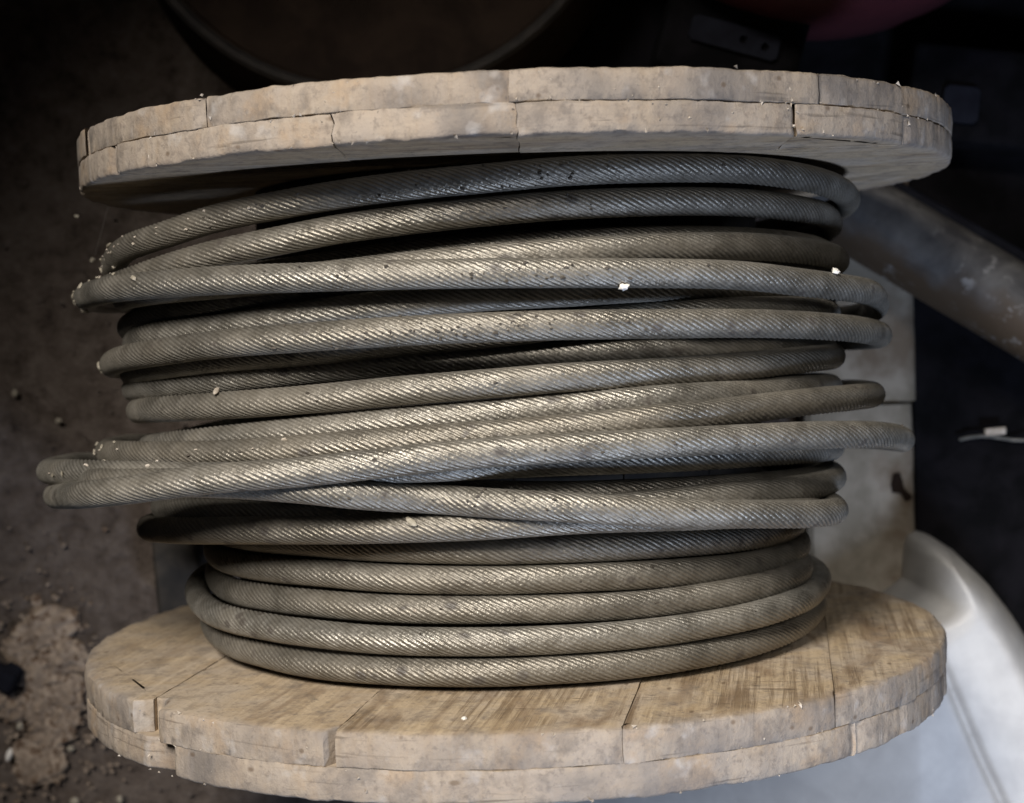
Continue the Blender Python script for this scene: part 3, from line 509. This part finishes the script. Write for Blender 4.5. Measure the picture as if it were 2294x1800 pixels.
# dark heap the bracket and plate lie on
def dark_box(name, c, s, rot, mat, label, cat, bev=.006):
    bm = bmesh.new(); bmesh.ops.create_cube(bm, size=1)
    for v in bm.verts: v.co = Vector((v.co.x * s[0], v.co.y * s[1], v.co.z * s[2]))
    bmesh.ops.bevel(bm, geom=bm.edges[:] + bm.verts[:], offset=bev, segments=3, affect='EDGES', profile=.6)
    return tag(link(name, from_bm(bm, name), mat, None, Matrix.Translation(c) @ Matrix.Rotation(rot, 4, 'Z')), label, cat)
dark_box("rubber_block", (.165, .246, .0385), (.10, .06, .077), math.radians(-17), BLACK, "black rubber block under the steel bracket", "rubber block")
dark_box("rubber_pad", (.345, .205, .0245), (.10, .07, .049), math.radians(-8), BLACK, "black rubber pad under the small square plate at the right", "rubber pad")
# added black sheet standing in for floor shade behind and to the right
def shade_sheet_mesh():
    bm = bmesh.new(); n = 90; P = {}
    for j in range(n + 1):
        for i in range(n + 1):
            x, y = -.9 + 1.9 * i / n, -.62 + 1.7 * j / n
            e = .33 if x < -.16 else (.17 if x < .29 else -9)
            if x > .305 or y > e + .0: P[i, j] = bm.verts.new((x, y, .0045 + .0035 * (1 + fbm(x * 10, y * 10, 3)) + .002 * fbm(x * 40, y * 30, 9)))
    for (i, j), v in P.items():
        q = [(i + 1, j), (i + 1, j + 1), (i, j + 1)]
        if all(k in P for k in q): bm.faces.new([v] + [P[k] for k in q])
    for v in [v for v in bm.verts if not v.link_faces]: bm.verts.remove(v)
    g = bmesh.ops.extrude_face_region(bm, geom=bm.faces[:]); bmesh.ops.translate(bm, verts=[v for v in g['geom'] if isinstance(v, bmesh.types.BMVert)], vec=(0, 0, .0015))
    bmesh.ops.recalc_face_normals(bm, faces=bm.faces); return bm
tag(link("shade_sheet", from_bm(shade_sheet_mesh(), "shade_sheet"), BLACK, angle=60), "added black sheet standing for shade over the floor behind and right of the spool", "sheet")
# pipe
mw, L = axis_matrix((.13, .205, .031), (.52, -.062, .130))
t = empty("steel_pipe", (0, 0, 0), "thick old steel pipe, rusty below and scuffed pale, leaning out to the right", "pipe"); t.matrix_world = mw
link("tube", from_bm(lathe([(.0245, 0), (.0295, 0), (.0295, L * .5), (.0295, L), (.0245, L), (.0245, L * .5), (.0245, 0)], cap=False), "tube"), RUST, t)
mw, L = axis_matrix((.20, .196, .030), (.47, .026, .062))
tag(link("steel_rod", from_bm(lathe([(.0035, 0), (.0045, .001), (.0045, L - .001), (.0035, L)], 16), "steel_rod"), BLUEGREY, None, mw), "thin straight steel rod beside the thick pipe at the right", "rod")
# grey panel lying at the right, with a seam and a chipped patch
t = empty("grey_panel", (.267, -.03, 0), "weathered grey sheet metal box lying between the flanges at the right", "metal box")
def panel_part(y0, y1, x0, x1, h, lip):
    bm = bmesh.new(); prof = [(x0, 0), (x0, h - .004), (x0 + .004, h), (x1 - .014, h), (x1 - .009, h - .001), (x1 - .004, h - .004), (x1 - .001, h - .010), (x1, h - .018), (x1, 0)]
    ys = np.linspace(y0, y1, 14); rows = []
    for y in ys:
        rows.append([bm.verts.new((x - .267 + .0006 * fbm(y * 40, x * 9, 2), y + .03, z + (.0009 * fbm(x * 30, y * 30, 7) if z > h - .006 else 0))) for x, z in prof])
    for a, b in zip(rows, rows[1:]):
        for k in range(len(prof) - 1): bm.faces.new((a[k], b[k], b[k + 1], a[k + 1]))
    bm.faces.new(rows[0]); bm.faces.new(list(reversed(rows[-1]))); bmesh.ops.recalc_face_normals(bm, faces=bm.faces); return bm
link("lid", from_bm(panel_part(-.20, -.0185, .218, .301, .026, 0), "lid"), GREYP, t)
link("side_plate", from_bm(panel_part(-.0165, .135, .215, .305, .022, 0), "side_plate"), GREYP, t)
bm = bmesh.new(); vs = [bm.verts.new((.0190 + x, -.050 + y, .0262)) for x, y in ((-.004, .010), (.001, .011), (.003, .005), (.004, -.001), (.010, -.007), (.009, -.010), (.005, -.011), (.001, -.005), (-.005, -.004), (-.006, .002))]
bm.faces.new(vs); g = bmesh.ops.extrude_face_region(bm, geom=bm.faces[:]); bmesh.ops.translate(bm, verts=[v for v in g['geom'] if isinstance(v, bmesh.types.BMVert)], vec=(0, 0, .0008)); bmesh.ops.recalc_face_normals(bm, faces=bm.faces)
link("bare_patch", from_bm(bm, "bare_patch"), DARKRUST, t, smooth=False)
# silver housing, bottom right
def seg_dist(p, a, b):
    ax, ay = a; bx, by = b; dx, dy = bx - ax, by - ay; t = max(0, min(1, ((p[0] - ax) * dx + (p[1] - ay) * dy) / (dx * dx + dy * dy)))
    return math.hypot(p[0] - ax - t * dx, p[1] - ay - t * dy)
OUT = [(.0, -.178), (.10, -.174), (.19, -.170), (.245, -.168), (.270, -.160), (.287, -.148), (.288, -.134), (.289, -.123), (.292, -.116), (.298, -.1145), (.308, -.117), (.324, -.128), (.342, -.146), (.360, -.170), (.378, -.20), (.397, -.235), (.422, -.29), (.442, -.35), (.452, -.52), (.0, -.52)]
def inside(x, y):
    c = False
    for i in range(len(OUT)):
        (x1, y1), (x2, y2) = OUT[i - 1], OUT[i]
        if (y1 > y) != (y2 > y) and x < (x2 - x1) * (y - y1) / (y2 - y1) + x1: c = not c
    return c
def silver_housing():
    h, top = .0018, .118; nx, ny = int(.456 / h) + 3, int(.42 / h) + 3; vid = {}; bm = bmesh.new()
    def zof(x, y):
        d = min(seg_dist((x, y), OUT[i - 1], OUT[i]) for i in range(len(OUT))); sm = max(0, min(1, (x - .270) / .12)); w = .020 + .026 * sm * sm * (3 - 2 * sm); u = min(1, d / w)
        z = top * .25 + (top * .75) * math.sqrt(max(0, 1 - (1 - u) ** 2)) ** 1.15
        # raised rounded shoulder along the right edge, with a groove on its inner side
        gx = .291 + (-.197 - y) * .389 + .05 * max(0, -.26 - y) ** 1
        q = x - gx
        z += .006 * (1 / (1 + math.exp(-q / .010))) * min(1, d / .03)
        lf = max(0, min(1, (.275 - x) / .24)); z *= 1 - .93 * lf ** 1.25
        if y < -.165: z -= .0042 * math.exp(-(q / .0028) ** 2) * min(1, (-.165 - y) / .03)
        return z
    pts = {}
    for j in range(ny):
        for i in range(nx):
            x, y = -.002 + i * h, -.52 + j * h
            if inside(x, y): pts[i, j] = bm.verts.new((x, y, zof(x, y)))
    for (i, j), v in pts.items():
        if all(k in pts for k in ((i + 1, j), (i, j + 1), (i + 1, j + 1))): bm.faces.new((v, pts[i + 1, j], pts[i + 1, j + 1], pts[i, j + 1]))
    # snap the border to the outline, then drop a skirt to the floor
    be = [e for e in bm.edges if len(e.link_faces) == 1]
    for v in {v for e in be for v in e.verts}:
        best = None
        for i in range(len(OUT)):
            a, b = Vector(OUT[i - 1]), Vector(OUT[i]); t_ = max(0, min(1, (v.co.xy - a).dot(b - a) / (b - a).length_squared)); q = a + t_ * (b - a)
            if best is None or (q - v.co.xy).length < best[0]: best = ((q - v.co.xy).length, q)
        v.co.x, v.co.y = best[1]; v.co.z = top * .25 * (1 - .93 * max(0, min(1, (.275 - v.co.x) / .24)) ** 1.25)
    g = bmesh.ops.extrude_edge_only(bm, edges=be)
    for v in [v for v in g['geom'] if isinstance(v, bmesh.types.BMVert)]: v.co.z = 0
    bmesh.ops.recalc_face_normals(bm, faces=bm.faces)
    for v in [v for v in bm.verts if not v.link_faces]: bm.verts.remove(v)
    return bm
tag(link("silver_housing", from_bm(silver_housing(), "silver_housing"), SILVER, angle=70), "smooth glossy silver moulded housing with a groove, in the lower right corner", "housing")
# block at the left under the rope, bolt and chips
dark_box("wooden_chock", (-.252, -.118, .021), (.034, .075, .042), math.radians(3), SHADEWOOD, "dim grey block in the shadow between the flanges at the left", "block", .004)  # dark colour stands in for the shadow of the rope loops
mw, L = axis_matrix((-.42, -.188, .010), (-.383, -.207, .012))
t = empty("steel_bolt", (0, 0, 0), "blue-grey steel bolt end lying at the left edge among the bark chips", "bolt"); t.matrix_world = mw
link("shank", from_bm(lathe([(.0085, 0), (.0085, L - .012)], 24), "shank"), BLUEGREY, t)
link("head", from_bm(lathe([(.0085, L - .012), (.0125, L - .0115), (.0125, L - .002), (.011, L), (.002, L)], 6), "head"), BLUEGREY, t, smooth=False)
def chip_mesh(rx, ry, rz, seed):
    bm = bmesh.new(); bmesh.ops.create_icosphere(bm, subdivisions=4, radius=1)
    for v in bm.verts:
        c = v.co.copy(); a = math.atan2(c.y, c.x); edge = 1 + .30 * fbm(math.cos(a) * 1.3 + seed, math.sin(a) * 1.3, seed, 5)
        z = c.z * rz * (1 + .5 * fbm(c.x * 2.2, c.y * 2.2, seed * 2, 4)) + rz * .7 * fbm(c.x * 2.8 + seed, c.y * 2.8, 3, 5)
        v.co = Vector((c.x * rx * edge, c.y * ry * edge, z + rz * .6))
    return from_bm(bm, "bark_chip")
CH = [(-.362, -.170, .024, .014, .007, 20, "broad torn bark chip, topmost of the heap left of the near flange"), (-.384, -.187, .014, .010, .006, -25, "pointed bark chip above the bolt at the left"),
      (-.349, -.190, .015, .017, .008, 60, "dark bark chip touching the near flange's left end"), (-.367, -.203, .017, .013, .007, 10, "rough bark chip in the middle of the heap, right of the bolt"),
      (-.389, -.229, .012, .010, .007, 40, "rounded bark chip below the bolt"), (-.407, -.222, .013, .012, .008, 0, "bark chip cut by the left edge of the photo"),
      (-.370, -.226, .016, .011, .006, 75, "bark chip below the middle of the heap"), (-.349, -.218, .013, .015, .006, 15, "crumbly bark chip against the left of the near flange's rim"),
      (-.365, -.250, .014, .012, .005, -30, "brown bark chip in the lower part of the heap"), (-.371, -.272, .017, .018, .005, 25, "large flat bark chip at the lower end of the heap"),
      (-.352, -.240, .010, .012, .005, -10, "small bark chip at the lower right of the heap"), (-.368, -.152, .004, .010, .003, 12, "thin upright bark sliver at the top of the heap")]
for i, (x, y, rx, ry, rz, rot, lb) in enumerate(CH):
    tag(link("bark_chip", chip_mesh(rx * 1.15, ry * 1.15, rz * .75, i * 2.7 + 1), CHIP, None, Matrix.Translation((x, y, -.002)) @ Matrix.Rotation(math.radians(rot), 4, 'Z'), angle=60), lb, "bark chip", "bark chips heaped on the floor")
def crumb_heap():
    bm = bmesh.new(); r = random.Random(21)
    for k in range(420):
        x, y = r.gauss(-.362, .024), r.gauss(-.222, .046); s = r.uniform(.0006, .0026)
        g = bmesh.ops.create_icosphere(bm, subdivisions=1, radius=s, matrix=Matrix.Translation((x, y, s * .4)) @ Matrix.Diagonal((1, r.uniform(.5, 1), r.uniform(.4, .8), 1)))
        for v in g['verts']: v.co += Vector((r.uniform(-1, 1), r.uniform(-1, 1), r.uniform(-1, 1))) * s * .3
    tag(link("bark_crumbs", from_bm(bm, "bark_crumbs"), CHIP, angle=30), "loose brown bark crumbs scattered between the bark chips", "bark crumbs", kind='stuff')
crumb_heap()
def grit():
    bm = bmesh.new(); r = random.Random(33)
    for k in range(1100):
        x, y = r.uniform(-.46, -.17), r.uniform(-.36, .17); s = r.uniform(.0004, .0012) * (1.7 if r.random() < .05 else 1)
        g = bmesh.ops.create_icosphere(bm, subdivisions=1, radius=s, matrix=Matrix.Translation((x, y, s * .3)) @ Matrix.Diagonal((1, r.uniform(.5, 1), .7, 1)))
        for v in g['verts']: v.co += Vector((r.uniform(-1, 1), r.uniform(-1, 1), r.uniform(-1, 1))) * s * .3
    m = simple("grit_stone", (.06, .048, .041), (.13, .11, .096), 160, .9, thr=(.4, .65))
    tag(link("grit", from_bm(bm, "grit"), m, angle=30), "fine dark grit lying over the dirt floor", "grit", kind='stuff')
grit()
put("pellet", blob_mesh("white_pellet", .0024, .0055, .0022, 4, amp=.08), (-.395, -.265, .002), (0, 0, 1), -.35, 1, "white oblong pellet on the floor left of the lowest bark chip", "pellet").data.materials.append(WHITEP)
for x, y, s, lb in ((-.348, -.262, 1.0, "pale crumb on the floor right of the lowest bark chip"), (-.347, -.303, 1.3, "pale crumb on the floor below the bark heap near the bottom edge"), (-.312, -.303, 1.1, "pale crumb on the floor under the near flange's rim"),
                    (-.386, -.243, 1.2, "pale twin crumb between the bolt and the white pellet"), (-.377, .012, 1.0, "pale crumb far up on the floor at the left"), (-.345, -.010, .9, "pale crumb on the floor left of the lower rope bends")):
    put("crumb", blob_mesh("crumb", .0022 * s, .0028 * s, .0018, x * 90), (x, y, .0016), (0, 0, 1), x * 50, 1, lb, "crumb").data.materials.append(PELLET)
# cobweb thread with two caught pellets, from the far flange's left end
t = empty("cobweb_thread", (-.244, .131, .24), "fine cobweb thread hanging at the left end of the far flange", "cobweb")
mw, L = axis_matrix((0, 0, -.02), (-.024, -.026, -.075))
link("thread", from_bm(lathe([(.0001, 0), (.00012, L)], 6), "thread"), WEB, t, mw)
put("pellet", PM[0], (-.2715, .1025, .16), (.3, .2, 1), .4, 1.1, "pale pellet caught at the end of the cobweb thread", "pellet")
put("pellet", PM[1], (-.272, .1285, .19), (0, .4, 1), 1.2, .95, "dim pellet hanging just under the far flange's left end", "pellet")
# cable and sliver at the right edge
def tube(pts, r, seg=10):
    bm = bmesh.new(); rings = []
    for i, p in enumerate(pts):
        a, b = Vector(pts[max(i - 1, 0)]), Vector(pts[min(i + 1, len(pts) - 1)]); m_ = (b - a).normalized().to_track_quat('Z', 'Y').to_matrix()
        rings.append([bm.verts.new(Vector(p) + m_ @ Vector((r * math.cos(2 * math.pi * k / seg), r * math.sin(2 * math.pi * k / seg), 0))) for k in range(seg)])
    for a, b in zip(rings, rings[1:]):
        for k in range(seg): bm.faces.new((a[k], a[(k + 1) % seg], b[(k + 1) % seg], b[k]))
    bm.faces.new(list(reversed(rings[0]))); bm.faces.new(rings[-1]); return bm
tag(link("thin_cable", from_bm(tube([(.335 + .008 * k, -.047 + .0022 * math.sin(k * .8), .0165 + .0012 * math.sin(k)) for k in range(14)], .0012), "thin_cable"), CABLE), "thin grey cable lying on the floor at the right edge", "cable")
dark_box("wood_sliver", (.361, -.0415, .0195), (.0155, .0052, .003), .06, SPLINT, "pale flat rectangular sliver of wood lying on the thin cable at the right edge", "wood sliver", .0007)
